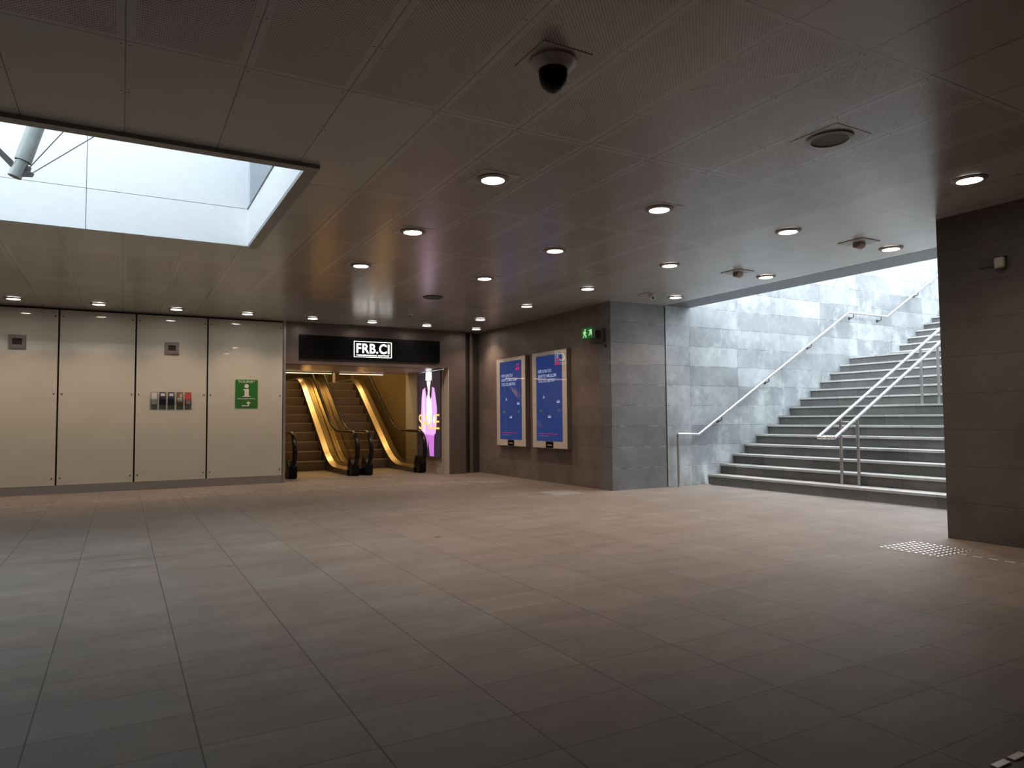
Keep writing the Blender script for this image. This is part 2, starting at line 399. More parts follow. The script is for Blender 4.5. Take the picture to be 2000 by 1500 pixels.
# ---------------------------------------------------------------- staircase
st = thing('staircase', 'wide granite staircase climbing to daylight beside the blue-grey stone wall', 'stairs', (9.5, 6.9, 0))
NX = lambda n: 9.55+.327*(n-1)
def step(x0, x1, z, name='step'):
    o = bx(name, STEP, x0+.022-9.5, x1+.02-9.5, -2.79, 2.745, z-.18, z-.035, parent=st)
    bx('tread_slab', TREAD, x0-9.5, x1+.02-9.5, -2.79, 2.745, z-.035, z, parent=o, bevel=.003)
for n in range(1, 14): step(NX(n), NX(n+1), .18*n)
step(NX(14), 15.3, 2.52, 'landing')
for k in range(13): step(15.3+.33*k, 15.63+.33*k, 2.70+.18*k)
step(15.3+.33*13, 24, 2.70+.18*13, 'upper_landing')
bm = nb(); prism(bm, [(9.62-9.5, -.2), (9.62-9.5, 0), (NX(14)+.1-9.5, 2.3), (15.3-9.5, 2.3), (20.0-9.5, 4.8), (24-9.5, 4.8), (24-9.5, -.2)], 'y', -2.79, 2.74); obj('underside', bm, STEP, st)
# wall handrail
hr = thing('wall_handrail', 'steel handrail along the stone wall with post at its foot', 'handrail', (8.74, 9.55, 0))
def L(p, o=(8.74, 9.55, 0)): return tuple(a-b for a, b in zip(p, o))
bm = nb(); tube(bm, [L(p) for p in [(8.74, 9.54, .945), (9.24, 9.54, .93), (13.66, 9.54, 3.47), (15.02, 9.54, 3.47), (20.0, 9.54, 6.2)]], .024); obj('rail', bm, RAILM, hr, smooth=True)
bm = nb(); tube(bm, [(0, -.01, 0), (0, -.01, .94)], .022); lathe(bm, [(0, 0), (.04, 0), (.04, .008), (.022, .012)], (0, -.01, 0)); obj('post', bm, STEEL, hr, smooth=True)
for x in (9.83, 11.14, 12.43, 13.84, 14.82, 16.26, 17.6):
    z = .93+(x-9.24)*.5747 if x < 13.66 else (3.47 if x < 15.02 else 3.47+(x-15.02)*.548)
    bm = nb(); tube(bm, [L(p) for p in [(x, 9.54, z-.02), (x, 9.54, z-.075), (x, 9.575, z-.10), (x, 9.645, z-.10)]], .009, 8)
    tube(bm, [L((x, 9.635, z-.10)), L((x, 9.65, z-.10))], .032, 16); obj('bracket', bm, DKST, hr, smooth=True)
# double centre rail
cr = thing('double_stair_rail', 'double steel handrail on posts up the middle of the stairs', 'handrail', (9.3, 6.915, .18))
def C3(p): return (p[0]-9.3, p[1]-6.915, p[2]-.18)
SL = .5505
for y in (7.06, 6.77):
    bm = nb(); tube(bm, [C3((9.29, y, .92)), C3((13.75, y, .92+4.46*SL)), C3((15.2, y, .92+4.46*SL)), C3((19.5, y, .92+4.46*SL+4.3*.545))], .025); obj('rail', bm, RAILM, cr, smooth=True)
bm = nb(); tube(bm, [C3((9.29, 7.06, .92)), C3((9.29, 6.77, .92))], .025); obj('end_bar', bm, RAILM, cr, smooth=True)
for px, zf in ((9.83, .18), (NX(8)+.2, 1.44)):
    zt = .92+(px-9.29)*SL-.02
    for y in (7.06, 6.77):
        bm = nb(); tube(bm, [C3((px, y, zf)), C3((px, y, zt))], .023); obj('post', bm, STEEL, cr, smooth=True)
    bm = nb(); tube(bm, [C3((px, 7.06, zt-.05)), C3((px, 6.77, zt-.05))], .014, 10); obj('cross_bar', bm, STEEL, cr, smooth=True)

# ---------------------------------------------------------------- skylight strut
sr = thing('roof_strut', 'galvanised steel strut with tension cables hanging inside the skylight', 'strut', (-.80, 7.0, 3.3))
bm = nb(); tube(bm, [(.045, 0, .13), (.55, 0, 2.0)], .062, 20); obj('tube', bm, GALV, sr, smooth=True)
bm = nb(); tube(bm, [(-.01, 0, -.01), (.0, 0, .02), (.05, 0, .15)], [.05, .05, .046], 20); obj('end_fitting', bm, GALV, sr, smooth=True)
for pts in ([(.03, .0), (.115, .01), (.125, .035), (.05, .075)], [(-.02, .05), (-.13, .17), (-.13, .23), (-.02, .12)], [(.05, .05), (.10, .06), (.105, .085), (.05, .11)]):
    bm = nb(); prism(bm, pts, 'y', -.012, .012); obj('lug', bm, DKST, sr)
for a, b in (((.085, 0, .075), (1.35, 0, 2.0)), ((.10, 0, .03), (2.27, 0, 2.0)), ((-.11, 0, .2), (-1.6, 0, 2.0))):
    bm = nb(); tube(bm, [a, b], .004, 8); obj('cable', bm, DKST, sr, smooth=True)

# ---------------------------------------------------------------- glass wall panels
E_ = [-5.8, -4.6, -3.4, -2.2, -.985, .213, 1.435, 2.842]
names = [None, None, None, 'pale glass wall panel at the far left, with a square vent high on it',
         'blank pale glass wall panel between the two panels with square vents', 'pale glass wall panel behind the leaflet holders', 'pale glass wall panel behind the green tourist sign, next to the escalators']
for i in range(7):
    a, b = E_[i]+.014, E_[i+1]-.014
    if i == 6: b = 2.835
    lab = names[i] or ('pale glass wall panel left of the picture, %s' % ('at the far end', 'in the middle', 'next to the vented panel')[i])
    g = thing('glass_wall_panel', lab, 'wall panel', ((a+b)/2, 14.6, .15), 'back-painted glass wall panels')
    w = (b-a)/2; bx('pane', PANEL, -w, w, 0, .06, 0, 3.085, parent=g)
    for sx in (-w+.045, w-.045):
        for z in (.12, 1.6, 2.97):
            bm = nb(); tube(bm, [(sx, -.006, z), (sx, .002, z)], .013, 14); obj('fixing', bm, DKST, g)
# vents
for x0, x1, z0, z1, lab in ((-1.71, -1.46, 2.53, 2.76, 'square steel vent high on the leftmost glass panel'), (.69, .93, 2.52, 2.74, 'square steel vent above the leaflet holders')):
    w, h = x1-x0, z1-z0
    v = thing('wall_vent', lab, 'vent', (x0+w/2, 14.6, z0+h/2), 'square vents on the glass wall')
    bm = nb(); t_ = .062
    for d in ((-w/2, w/2, h/2-t_, h/2), (-w/2, w/2, -h/2, -h/2+t_), (-w/2, -w/2+.055, -h/2+t_, h/2-t_), (w/2-.055, w/2, -h/2+t_, h/2-t_)):
        box(bm, d[0], d[1], -.035, 0, d[2], d[3])
    obj('frame', bm, mat('vent_frame', (.24, .21, .19), .4, .3), v)
    bx('opening', BACK, -w/2+.055, w/2-.055, -.012, 0, -h/2+t_, h/2-t_, parent=v)
# leaflet holders
cols = [('plain pale', (.62, .60, .60), (.66, .64, .62)), ('dark navy', (.03, .03, .05), (.60, .60, .64)), ('dark blue', (.03, .035, .06), (.58, .58, .62)), ('brown and white photo', (.28, .12, .09), (.6, .58, .6)), ('red and pink', (.55, .07, .07), (.60, .45, .47))]
desc = ['leftmost leaflet holder, filled with plain pale leaflets', 'second leaflet holder from the left, with dark leaflets, beside the plain pale one', 'middle leaflet holder of the five, with dark leaflets headed in white', 'leaflet holder with brown and white leaflets, left of the red one', 'rightmost leaflet holder, filled with red and pink leaflets']
for i in range(5):
    cx = .525+i*.1435
    hd = thing('leaflet_holder', desc[i], 'leaflet holder', (cx, 14.6, 1.47), 'acrylic leaflet holders on the glass wall')
    bm = nb(); w = .058
    box(bm, -w, w, -.006, 0, 0, .335); box(bm, -w, w, -.05, -.046, .09, .2); box(bm, -w, -w+.003, -.046, -.006, .09, .2); box(bm, w-.003, w, -.046, -.006, .09, .2); box(bm, -w, w, -.046, -.006, .09, .094)
    obj('acrylic_pocket', bm, CLEAR, hd)
    nm, ca, cb = cols[i]
    lf = thing('leaflets', 'stack of %s leaflets standing in the %s leaflet holder' % (nm, ('first', 'second', 'third', 'fourth', 'fifth')[i]), 'leaflets', (cx, 14.58, 1.5665), 'leaflets in the wall holders')
    bx('sheets', mat('leaflet_'+nm.replace(' ', '_'), ca, .5), -.047, .047, -.02, .01, .0, .225, parent=lf)
    fb = mat('leaflet_head_'+nm.replace(' ', '_'), cb, .5)
    if i in (1, 2): bx('heading', fb, -.036, .036, -.023, -.02, .155, .21, parent=lf)
    if i == 3: bx('heading', fb, -.045, .045, -.023, -.02, .05, .115, parent=lf); bx('picture', mat('lp', (.5, .42, .36), .5), .0, .04, -.023, -.02, .13, .20, parent=lf)
    if i == 4: bx('heading', fb, -.03, .045, -.023, -.02, .0, .09, parent=lf)
    if i == 0: bx('heading', fb, -.03, .02, -.022, -.02, .14, .19, parent=lf)
# tourist sign
ts = thing('tourist_sign', 'green tourist information sign with white letter i and arrow', 'sign', (1.94, 14.6, 1.50))
Wd, Ht = .42, .56
GREEN = mat('sign_green', (.03, .16, .03), .4); SW = mat('sign_white', (.72, .70, .62), .45)
flat('border', [rrect(-.015/Wd, 1+.015/Wd, -.015/Ht, 1+.015/Ht, .06)], mat('sign_border', (.45, .55, .38), .5), '-y', (0, 0, 0), Wd, Ht, 0, .004, ts)
flat('plate', [rrect(0, 1, 0, 1, .06)], GREEN, '-y', (0, 0, 0), Wd, Ht, .004, .008, ts)
text('lettering', 'TOURIST', SW, (.045, -.008, .495), '-y', width=.33, height=.048, off=.012, parent=ts)
text('lettering', 'INFORMATION', SW, (.045, -.008, .168), '-y', width=.325, height=.026, off=.01, parent=ts)
flat('letter_i', [circ(.5, .775, .095, .072, 24), [(.36, .62), (.36, .665), (.60, .675), (.60, .44), (.68, .41), (.68, .395), (.32, .395), (.32, .41), (.41, .44), (.41, .63)]], SW, '-y', (0, 0, 0), Wd, Ht, .008, .011, ts)
flat('arrow', [[(.29, .065), (.29, .10), (.555, .10), (.555, .165), (.47, .165), (.585, .245), (.70, .165), (.62, .165), (.62, .065)]], SW, '-y', (0, 0, 0), Wd, Ht, .008, .011, ts)

# ---------------------------------------------------------------- shop sign
sg = thing('shop_sign', 'black shop fascia sign with glowing white framed lettering above the escalators', 'sign', (3.16, 14.6, 2.52))
bx('fascia', BLACK, 0, 3.11, -.05, 0, 0, .49, parent=sg, bevel=.004)
text('lettering', 'FRB.CI', SIGNE, (1.185, -.052, .15), '-y', width=.73, height=.21, off=.018, ext=.012, parent=sg, spacing=1.08)
text('small_lettering', 'FREDERIKSBERG CENTRET', SIGNE, (1.185, -.052, .095), '-y', width=.73, height=.026, off=.006, ext=.008, parent=sg, spacing=1.1)
bm = nb(); X0, X1, Z0, Z1, w = 1.13, 1.965, .065, .405, .009
for d in ((X0, X1, Z0, Z0+w), (X0, X1, Z1-w, Z1), (X0, X0+w, Z0+w, Z1-w), (X1-w, X1, Z0+w, Z1-w)): box(bm, d[0], d[1], -.064, -.052+.002, d[2], d[3])
obj('glowing_border', bm, SIGNE, sg)
# downpipe
dp = thing('downpipe', 'brown vertical pipe in the corner beside the shopfront', 'pipe', (7.12, 14.70, 0))
bm = nb(); tube(bm, [(0, 0, 0), (0, 0, 3.1)], .055, 20); obj('pipe', bm, BRONZE, dp, smooth=True)
bm = nb(); lathe(bm, [(.055, 3.08), (.075, 3.08), (.075, 3.13), (.055, 3.13)]); lathe(bm, [(.0, 3.1), (.058, 3.1), (.058, 3.27), (0, 3.27)]); obj('collar', bm, DKST, dp, smooth=True)

# ---------------------------------------------------------------- escalators
def smoothpath(y0, y1, y2, zb, zt, sl, y_end, rad=.55):
    """flat - incline - flat profile; y1 = where the incline line meets zb"""
    yt = y1+(zt-zb)/sl; pts = [(y0, zb)]
    for (yc, za, s0, s1) in ((y1, zb, 0, sl), (yt, zt, sl, 0)):
        for i in range(11):
            t = i/10; d = rad
            ax, az = yc-d, za-s0*d; cx, cz = yc+d, za+s1*d
            pts.append(((1-t)**2*ax+2*t*(1-t)*yc+t*t*cx, (1-t)**2*az+2*t*(1-t)*za+t*t*cz))
    pts.append((y_end, zt)); return pts
SLP = .703
def escalator(xa, xb, label):
    e = thing('escalator', label, 'escalator', ((xa+xb)/2, 15.35, 0), 'escalators in the shop entrance')
    ox, oy = (xa+xb)/2, 15.35; hw = (xb-xa)/2
    deck = smoothpath(15.55-oy, 17.09-oy, 0, .17, 2.5, SLP, 24-oy)
    hand = smoothpath(15.5-oy, 17.13-oy, 0, .975, 3.3, SLP, 23.4-oy)
    for sgn, inner in ((-1, 1), (1, -1)):
        X = sgn*hw
        # handrail: newel arc then profile
        arc = [(15.52-oy+.40*math.cos(a), .575+.40*math.sin(a)) for a in [math.radians(d) for d in range(235, 89, -9)]]
        path = [(X, y, z) for y, z in arc]+[(X, y, z) for y, z in hand[1:]]
        bm = nb(); tube(bm, path, [.043]*14+[.040]*3+[.030]*(len(path)-17), 12)
        for v in bm.verts: v.co.x = X+(v.co.x-X)*1.15
        obj('handrail', bm, RUBBER, e, smooth=True)
        # glass: polygon between deck and handrail
        up = [(y, z-.03) for y, z in hand[1:]]; lo = [(y, z) for y, z in deck[1:]]
        arc2 = [(15.52-oy+.375*math.cos(a), .575+.375*math.sin(a)) for a in [math.radians(d) for d in range(235, 89, -9)]]
        bm = nb()
        # strip build
        T = [(15.52-oy, .94)]+up; B = [(15.52-oy, .17)]+lo
        def q(p, x): return bm.verts.new((x, p[0], p[1]))
        for dx in (-.005, .005):
            tv = [q(p, X+dx) for p in T]; bv = [q(p, X+dx) for p in B]
            for i in range(len(T)-1): bm.faces.new((tv[i], tv[i+1], bv[i+1], bv[i]))
            c = q((15.52-oy, .30), X+dx); av = [q(p, X+dx) for p in arc2]
            for i in range(len(av)-1): bm.faces.new((c, av[i], av[i+1]))
        obj('glass_balustrade', bm, GLASS, e)
        # inner deck, outer deck, skirt
        def strip(name, m, x0, x1, dz0, dz1, skirt=False):
            bm = nb(); pr = [(y, z) for y, z in deck]
            a = [bm.verts.new((x0, y, z+dz0)) for y, z in pr]; b = [bm.verts.new((x1, y, z+dz1)) for y, z in pr]
            a2 = [bm.verts.new((x0, y, z+dz0-.03)) for y, z in pr]; b2 = [bm.verts.new((x1, y, z+dz1-.03)) for y, z in pr]
            for i in range(len(pr)-1):
                bm.faces.new((a[i], a[i+1], b[i+1], b[i])); bm.faces.new((a2[i], a2[i+1], b2[i+1], b2[i]))
                bm.faces.new((a[i], a[i+1], a2[i+1], a2[i])); bm.faces.new((b[i], b[i+1], b2[i+1], b2[i]))
            bm.faces.new((a[0], b[0], b2[0], a2[0])); bm.faces.new((a[-1], b[-1], b2[-1], a2[-1]))
            return obj(name, bm, m, e)
        strip('inner_deck', STEEL_WARM, X+inner*.004, X+inner*.13, .012, -.035)
        strip('outer_deck', STEEL_WARM, X-inner*.012, X-inner*.145, .012, .005)
        strip('glass_channel', DLINE, X+inner*.004, X-inner*.010, .016, .016)
        strip('deck_joint', DLINE, X-inner*.066, X-inner*.072, .0145, .0145)
        bm = nb(); xs = X+inner*.125
        pr = deck; a = [bm.verts.new((xs, y, z-.05)) for y, z in pr]; b = [bm.verts.new((xs, y, max(0, z-.42))) for y, z in pr]
        c = [bm.verts.new((xs-inner*.02, y, z-.05)) for y, z in pr]; d = [bm.verts.new((xs-inner*.02, y, max(0, z-.42))) for y, z in pr]
        for i in range(len(pr)-1):
            bm.faces.new((a[i], a[i+1], b[i+1], b[i])); bm.faces.new((c[i], c[i+1], d[i+1], d[i]))
        bm.faces.new((a[0], b[0], d[0], c[0]))
        obj('skirt', bm, DKST, e)
        bm = nb(); prism(bm, [(-.02, 0), (-.09, .05), (-.075, .27), (.0, .38), (.19, .41), (.28, .20), (.26, 0)], 'x', X-.085, X+.085)
        obj('newel_base', bm, BLACK, e, bevel=.01)
    # steps
    run, rise = .335, .2355; y = 17.42-oy; z = 0; n = 0
    x0, x1 = -hw+.13, hw-.13
    while z < 2.25:
        z2 = z+rise
        bm = nb(); prof = [(y+.03, z-.05), (y+.012, z+.07), (y, z2-.02), (y+.006, z2), (y+run+.03, z2), (y+run+.03, z2-.06), (y+.08, z-.05)]
        prism(bm, prof, 'x', x0, x1); obj('step', bm, ESTEP, e); y += run; z = z2
    bm = nb(); box(bm, x0, x1, y, 24-oy, z-.06, z); obj('upper_landing_plate', bm, ESTEP, e)
    bm = nb(); box(bm, x0, x1, .05, 17.44-oy, 0, .008); obj('landing_plate', bm, mat('comb_plate', (.42, .36, .28), .4, .5), e)
    bm = nb(); prism(bm, [(17.5-oy, .0), (21.2-oy, 2.1), (24-oy, 2.1), (24-oy, 0)], 'x', -hw-.1, hw+.1); obj('truss_casing', bm, BRONZE, e)
    return e
escalator(3.20, 4.55, 'left escalator, its outer side cut off by the glass wall')
escalator(4.86, 6.14, 'right escalator, next to the lit poster of a person in purple')
# upper floor odds and ends
bm = nb(); tube(bm, [(0, 0, 0), (0, 0, 3.27)], .045, 20); o = obj('white_column', bm, mat('white_column', (.75, .74, .72), .5), smooth=True); o.location = (5.85, 22.0, 2.33); tag(o, 'slim white column on the upper floor behind the escalators', 'column')
sc = thing('display_screen', 'blue glowing screen on the upper floor behind the escalators', 'screen', (5.80, 24.6, 2.33))
bx('stand', DKST, -.04, .04, -.03, .03, 0, .5, parent=sc); bx('housing', BLACK, -.17, .17, -.03, .03, .45, 1.0, parent=sc); bx('display', emis('screen_blue', (.25, .45, .9), 1.2), -.15, .15, -.034, -.03, .6, .97, parent=sc)
# linear lamps at the soffit's rear edge
for i, (a, b) in enumerate(((2.95, 4.45), (4.65, 5.75))):
    lm = thing('strip_light', ('left' if i == 0 else 'right')+' warm strip light under the entrance soffit', 'strip light', ((a+b)/2, 16.98, 2.37), 'strip lights over the escalators')
    w = (b-a)/2; bx('housing', STEEL, -w-.02, w+.02, -.04, .04, .012, .035, parent=lm); bx('tube', emis('strip_warm', (1.0, .72, .40), 2.6), -w, w, -.02, .02, 0, .012, parent=lm)

# ---------------------------------------------------------------- lightbox with person in purple
lb = thing('lightbox_poster', 'backlit poster of a person in a purple coat with SALE in orange', 'poster', (6.499, 16.36, .36))
bx('case', DKST, -.02, 0, -1.36, .02, -.02, 2.04, parent=lb)
PW, PH = 1.34, 2.02
def uv(px, py):
    u = (px-190)/295.; top = 183-48*u; bot = 1312; return (u, (bot-py)/(bot-top))
def shp(name, pts, col, st, k): return flat(name, [[uv(*p) for p in pts]], emis('poster_'+name, col, st), '-x', (-.02, 0, 0), PW, PH, .0015*k, .0015*(k+1), lb)
flat('backdrop', [[(0, 0), (1, 0), (1, 1), (0, 1)]], emis('poster_backdrop', (.035, .025, .04), .8), '-x', (-.02, 0, 0), PW, PH, 0, .0015, lb)
shp('trousers', [(238, 930), (420, 930), (403, 1050), (400, 1308), (345, 1308), (322, 1085), (300, 1308), (255, 1308), (278, 1060)], (.50, .16, .56), 1.2, 1)
shp('coat', [(375, 356), (408, 372), (428, 520), (442, 650), (436, 850), (424, 990), (398, 1020), (255, 1015), (226, 960), (222, 800), (232, 520), (246, 400), (292, 362)], (.66, .34, .74), 1.3, 2)
shp('coat_fold', [(250, 430), (270, 420), (275, 700), (285, 1000), (250, 980)], (.80, .55, .88), 1.4, 3)
shp('shirt', [(315, 372), (350, 372), (364, 500), (376, 740), (362, 860), (318, 880), (300, 760), (304, 520)], (.90, .92, .88), 1.6, 3)
shp('hand', [(398, 760), (420, 740), (438, 770), (425, 850), (400, 860), (388, 820)], (.85, .78, .80), 1.4, 4)
shp('face', [(304, 262), (362, 262), (358, 320), (345, 360), (332, 388), (318, 360), (306, 315)], (.92, .80, .80), 1.6, 4)
shp('hair', [(296, 268), (306, 270), (312, 350), (324, 400), (318, 470), (308, 520), (292, 430), (284, 360)], (.06, .02, .03), 1, 5)
shp('hair_strand', [(362, 266), (373, 275), (378, 380), (372, 480), (358, 542), (342, 470), (350, 380)], (.06, .02, .03), 1, 5)
shp('hat', [(297, 160), (345, 152), (373, 156), (371, 268), (333, 262), (291, 270)], (1., 1., 1.), 2.0, 6)
shp('eye', [(312, 272), (326, 272), (326, 284), (312, 284)], (.15, .1, .12), 1, 6)
shp('eye_right', [(340, 272), (355, 272), (355, 284), (340, 284)], (.15, .1, .12), 1, 6)
shp('mouth', [(322, 335), (342, 335), (338, 346), (326, 346)], (.7, .3, .35), 1, 6)
text('lettering', 'SALE', emis('poster_orange', (1.0, .50, .10), 1.5), (-.033, -.03, .65), '-x', width=1.27, height=.36, off=-.005, ext=.002, parent=lb)
bx('sill', STEEL, -.05, 0, -1.40, .06, -.045, -.02, parent=lb)

# ---------------------------------------------------------------- metro poster boards
BLUE = emis('poster_blue', (.03, .065, .25), .45); BLUE.node_tree.nodes['Principled BSDF'].inputs['Roughness'].default_value = .04
PWH = emis('poster_white', (.35, .42, .62), .7); PRED = emis('poster_magenta', (.55, .03, .2), .45)
FACE = mat('poster_board_face', (.74, .68, .59), .4, 0, .5, coat=1.0, cr=.02)
for (ya, yb, lab) in ((13.67, 12.40, 'white-framed blue transit poster board nearer the shop entrance'), (12.13, 10.865, 'white-framed blue transit poster board nearer the exit sign and stairs')):
    w = ya-yb; zb, zt = .66, 2.56; h = zt-zb
    pb = thing('poster_board', lab, 'poster board', (7.35, ya, zb), 'blue transit poster boards')
    D = .10
    bx('case', mat('poster_case', (.30, .27, .24), .35, .7), -D, 0, -w, 0, 0, h, parent=pb, bevel=.004)
    flat('frame_face', [[(0.008, .006), (.992, .006), (.992, .994), (.008, .994)]], FACE, '-x', (-D, 0, 0), w, h, 0, .004, pb)
    fx, iw, fz, ih = .165, w-.165-.16, .145, h-.145-.085
    po = flat('poster', [[(0, 0), (1, 0), (1, 1), (0, 1)]], BLUE, '-x', (-D-.004, -fx, fz), iw, ih, 0, .002, pb)
    X = -D-.006
    def T(body, u, v, ww, hh, m=PWH, **k): text('lettering', body, m, (X, -fx-u*iw, fz+v*ih), '-x', width=ww*iw, height=hh*ih, ext=.001, parent=po, **k)
    T('HER KAN DU', .08, .800, .52, .038, off=.014); T('SKIFTE MELLEM', .08, .742, .70, .038, off=.014); T('TOG OG METRO', .08, .686, .65, .038, off=.014)
    T('M', .78, .925, .12, .032, PRED, off=.03); flat('logo', [[(.73, .875), (.93, .875), (.93, .89), (.88, .915), (.79, .915), (.73, .89)]], PRED, '-x', (X, -fx, fz), iw, ih, 0, .001, po)
    ring = nb(); R = ORI['-x']
    ring.free()
    pts = circ(.47, .41, .26, .115, 40)
    segs = []
    for i in range(40):
        a = pts[i]; b = pts[(i+1) % 40]; f = .975
        segs.append([a, b, (.47+(b[0]-.47)*f, .41+(b[1]-.41)*f), (.47+(a[0]-.47)*f, .41+(a[1]-.41)*f)])
    flat('route_line', segs, mat('route_line', (.22, .05, .25), .5), '-x', (X, -fx, fz), iw, ih, 0, .001, po)
    for u, v, ww, c in ((.28, .50, .05, PWH), (.80, .44, .11, PWH), (.82, .34, .10, mat('poster_teal', (.1, .35, .4), .5)), (.14, .34, .10, mat('poster_green', (.1, .4, .25), .5)), (.46, .27, .11, PWH)):
        flat('station_mark', [[(u, v), (u+ww, v), (u+ww, v+.018), (u, v+.018)], [(u, v+.024), (u+ww*.9, v+.024), (u+ww*.9, v+.029), (u, v+.029)]], c, '-x', (X, -fx, fz), iw, ih, 0, .001, po)
    flat('footer_line', [[(.08, .055), (.48, .055), (.48, .062), (.08, .062)]], mat('poster_pale', (.35, .38, .5), .5), '-x', (X, -fx, fz), iw, ih, 0, .001, po)
    flat('footer_line', [[(.08, .082), (.82, .082), (.82, .088), (.08, .088)]], PRED, '-x', (X, -fx, fz), iw, ih, 0, .001, po)
    lk = flat('maker_tab', [[(.40, .008), (.61, .008), (.61, .072), (.40, .072)]], BLACK, '-x', (-D-.004, 0, 0), w, h, 0, .004, pb)
    flat('tab_line', [[(.44, .030), (.57, .030), (.57, .042), (.44, .042)]], mat('tab_grey', (.35, .35, .36), .5), '-x', (-D-.008, 0, 0), w, h, 0, .001, lk)
    for u in (.06,):
        bm = nb(); tube(bm, [(-D-.004, -u*w, h*.45), (-D-.009, -u*w, h*.45)], .012, 14); obj('lock', bm, STEEL, pb)

# ---------------------------------------------------------------- exit sign, alarm dot, detector
ex = thing('exit_sign', 'small green emergency exit sign with running figure, above the poster boards', 'exit sign', (7.35, 9.99, 2.72), rz=0)
bx('mount', DKST, -.10, 0, -.20, .12, -.15, .09, parent=ex, bevel=.005)
bx('arm', DKST, -.2, -.1, -.06, .06, -.02, .06, parent=ex)
hd = bx('housing', mat('exit_housing', (.03, .05, .03), .4), -.245, -.20, -.17, .17, -.09, .11, parent=ex, bevel=.004)
EXG = emis('exit_green', (.004, .15, .025), .5); EXW = emis('exit_pale', (.55, .9, .45), .75)
flat('panel', [[(.02, .03), (.98, .03), (.98, .97), (.02, .97)]], EXG, '-x', (-.245, .17, -.09), .34, .20, 0, .003, ex)
run = [[(.30, .88), (.36, .88), (.38, .80), (.35, .74), (.29, .75), (.27, .82)], [(.22, .72), (.33, .72), (.38, .60), (.45, .52), (.42, .47), (.34, .55), (.33, .42), (.42, .30), (.42, .12), (.36, .12), (.35, .28), (.27, .38), (.25, .26), (.14, .14), (.10, .19), (.20, .30), (.22, .45), (.24, .58), (.18, .52), (.18, .44), (.14, .45), (.14, .58)]]
flat('running_figure', run, EXW, '-x', (-.248, .17, -.09), .34, .20, 0, .002, ex)
flat('arrow', [[(.62, .30), (.68, .26), (.80, .52), (.83, .28), (.90, .30), (.89, .78), (.64, .76), (.65, .66), (.76, .65)]], EXW, '-x', (-.248, .17, -.09), .34, .20, 0, .002, ex)
ad = thing('alarm_indicator', 'tiny dark red indicator lamp near the stone corner', 'indicator', (7.35, 9.78, 2.50))
bm = nb(); tube(bm, [(-.012, 0, 0), (0, 0, 0)], .028, 18); obj('base', bm, DKST, ad); bm = nb(); tube(bm, [(-.03, 0, 0), (-.012, 0, 0)], .018, 18); obj('lens', bm, mat('red_lens', (.18, .01, .01), .3), ad)
ss = thing('wall_sensor', 'small off-white box sensor high on the right-hand dark stone wall', 'sensor', (7.35, 3.49, 2.70))
bx('mount', BLACK, -.03, 0, -.035, .05, -.05, .06, parent=ss, bevel=.004); bx('cover', mat('sensor_cover', (.50, .46, .36), .5), -.075, -.03, -.045, .042, -.055, .045, parent=ss, bevel=.008)
bx('bracket', DKST, -.02, 0, .06, .20, -.02, .06, parent=ss)

# ---------------------------------------------------------------- downlights
def downlight(loc, label, plate):
    d = thing('downlight', label, 'downlight', loc, 'recessed ceiling downlights')
    if plate: bx('mounting_plate', mat('lamp_plate', (.42, .40, .375), .3), -.17, .17, -.17, .17, -.003, 0, parent=d)
    bm = nb(); lathe(bm, [(.10, -.003), (.135, -.003), (.135, -.012), (.112, -.022), (.098, -.022), (.094, -.004), (.10, -.003)]); obj('trim_ring', bm, mat('lamp_ring', (.26, .22, .20), .5, .1), d, smooth=True)
    bm = nb(); lathe(bm, [(0, -.012), (.088, -.012), (.094, -.009), (.094, -.004), (0, -.004)]); obj('lens', bm, LAMPE, d, smooth=True)
    return d
protos = {}
def lightat(x, y, w=LAMP_W, sp=122):
    ld = SPOT.get((w, sp))
    if not ld:
        ld = bpy.data.lights.new('downlight_beam', 'SPOT'); ld.energy = w; ld.color = LAMP_C; ld.spot_size = math.radians(sp); ld.spot_blend = 1.0; ld.shadow_soft_size = .07
        SPOT[(w, sp)] = ld
    lo = bpy.data.objects.new('downlight_beam', ld); COL.objects.link(lo); lo.location = (x, y, H-.04)
SPOT = {}
ordn = ['nearest', 'second nearest', 'third nearest', 'fourth nearest', 'fifth nearest', 'farthest']
def row(x, ys, desc, plate=True):
    for i, y in enumerate(ys):
        lab = 'round downlight, %s in the row %s' % (ordn[i] if i < len(ys)-1 else 'farthest', desc)
        pl = plate and x < 5
        if pl not in protos: protos[pl] = downlight((x, y, H), lab, pl)
        else: dup(protos[pl], (x, y, H), lab)
        lightat(x, y)
row(2.70, (5.13, 6.99, 8.85), 'beside the skylight')
row(4.52, (5.13, 7.0, 8.87), 'down the middle of the perforated ceiling')
row(6.32, (3.23, 5.1, 6.99, 8.86, 10.74, 12.6), 'leading to the poster wall')
row(8.1, (5.06, 6.94, 8.83), 'along the stair opening')
wl = ['leftmost, at the left edge of the picture', 'second from the left, over the blank glass panel', 'third from the left, above the leaflet holders', 'fourth from the left, above the tourist sign', 'just right of the glass wall, above the left escalator', 'directly above the framed shop lettering', 'right of the shop lettering', 'in the corner beside the pipe']
for (x, y), l in zip(((-1.56, 13.75), (-.37, 13.78), (.83, 13.8), (2.04, 13.84), (3.27, 13.9), (4.48, 13.9), (5.70, 13.93), (6.92, 14.0)), wl):
    dup(protos[False], (x, y, H), 'back-wall row downlight, '+l); lightat(x, y, LAMP_W*.9)
for x, y in ((-2.76, 13.72), (-3.96, 13.7)): dup(protos[False], (x, y, H), 'downlight by the back wall beyond the left edge of the picture'); lightat(x, y, LAMP_W*.9)

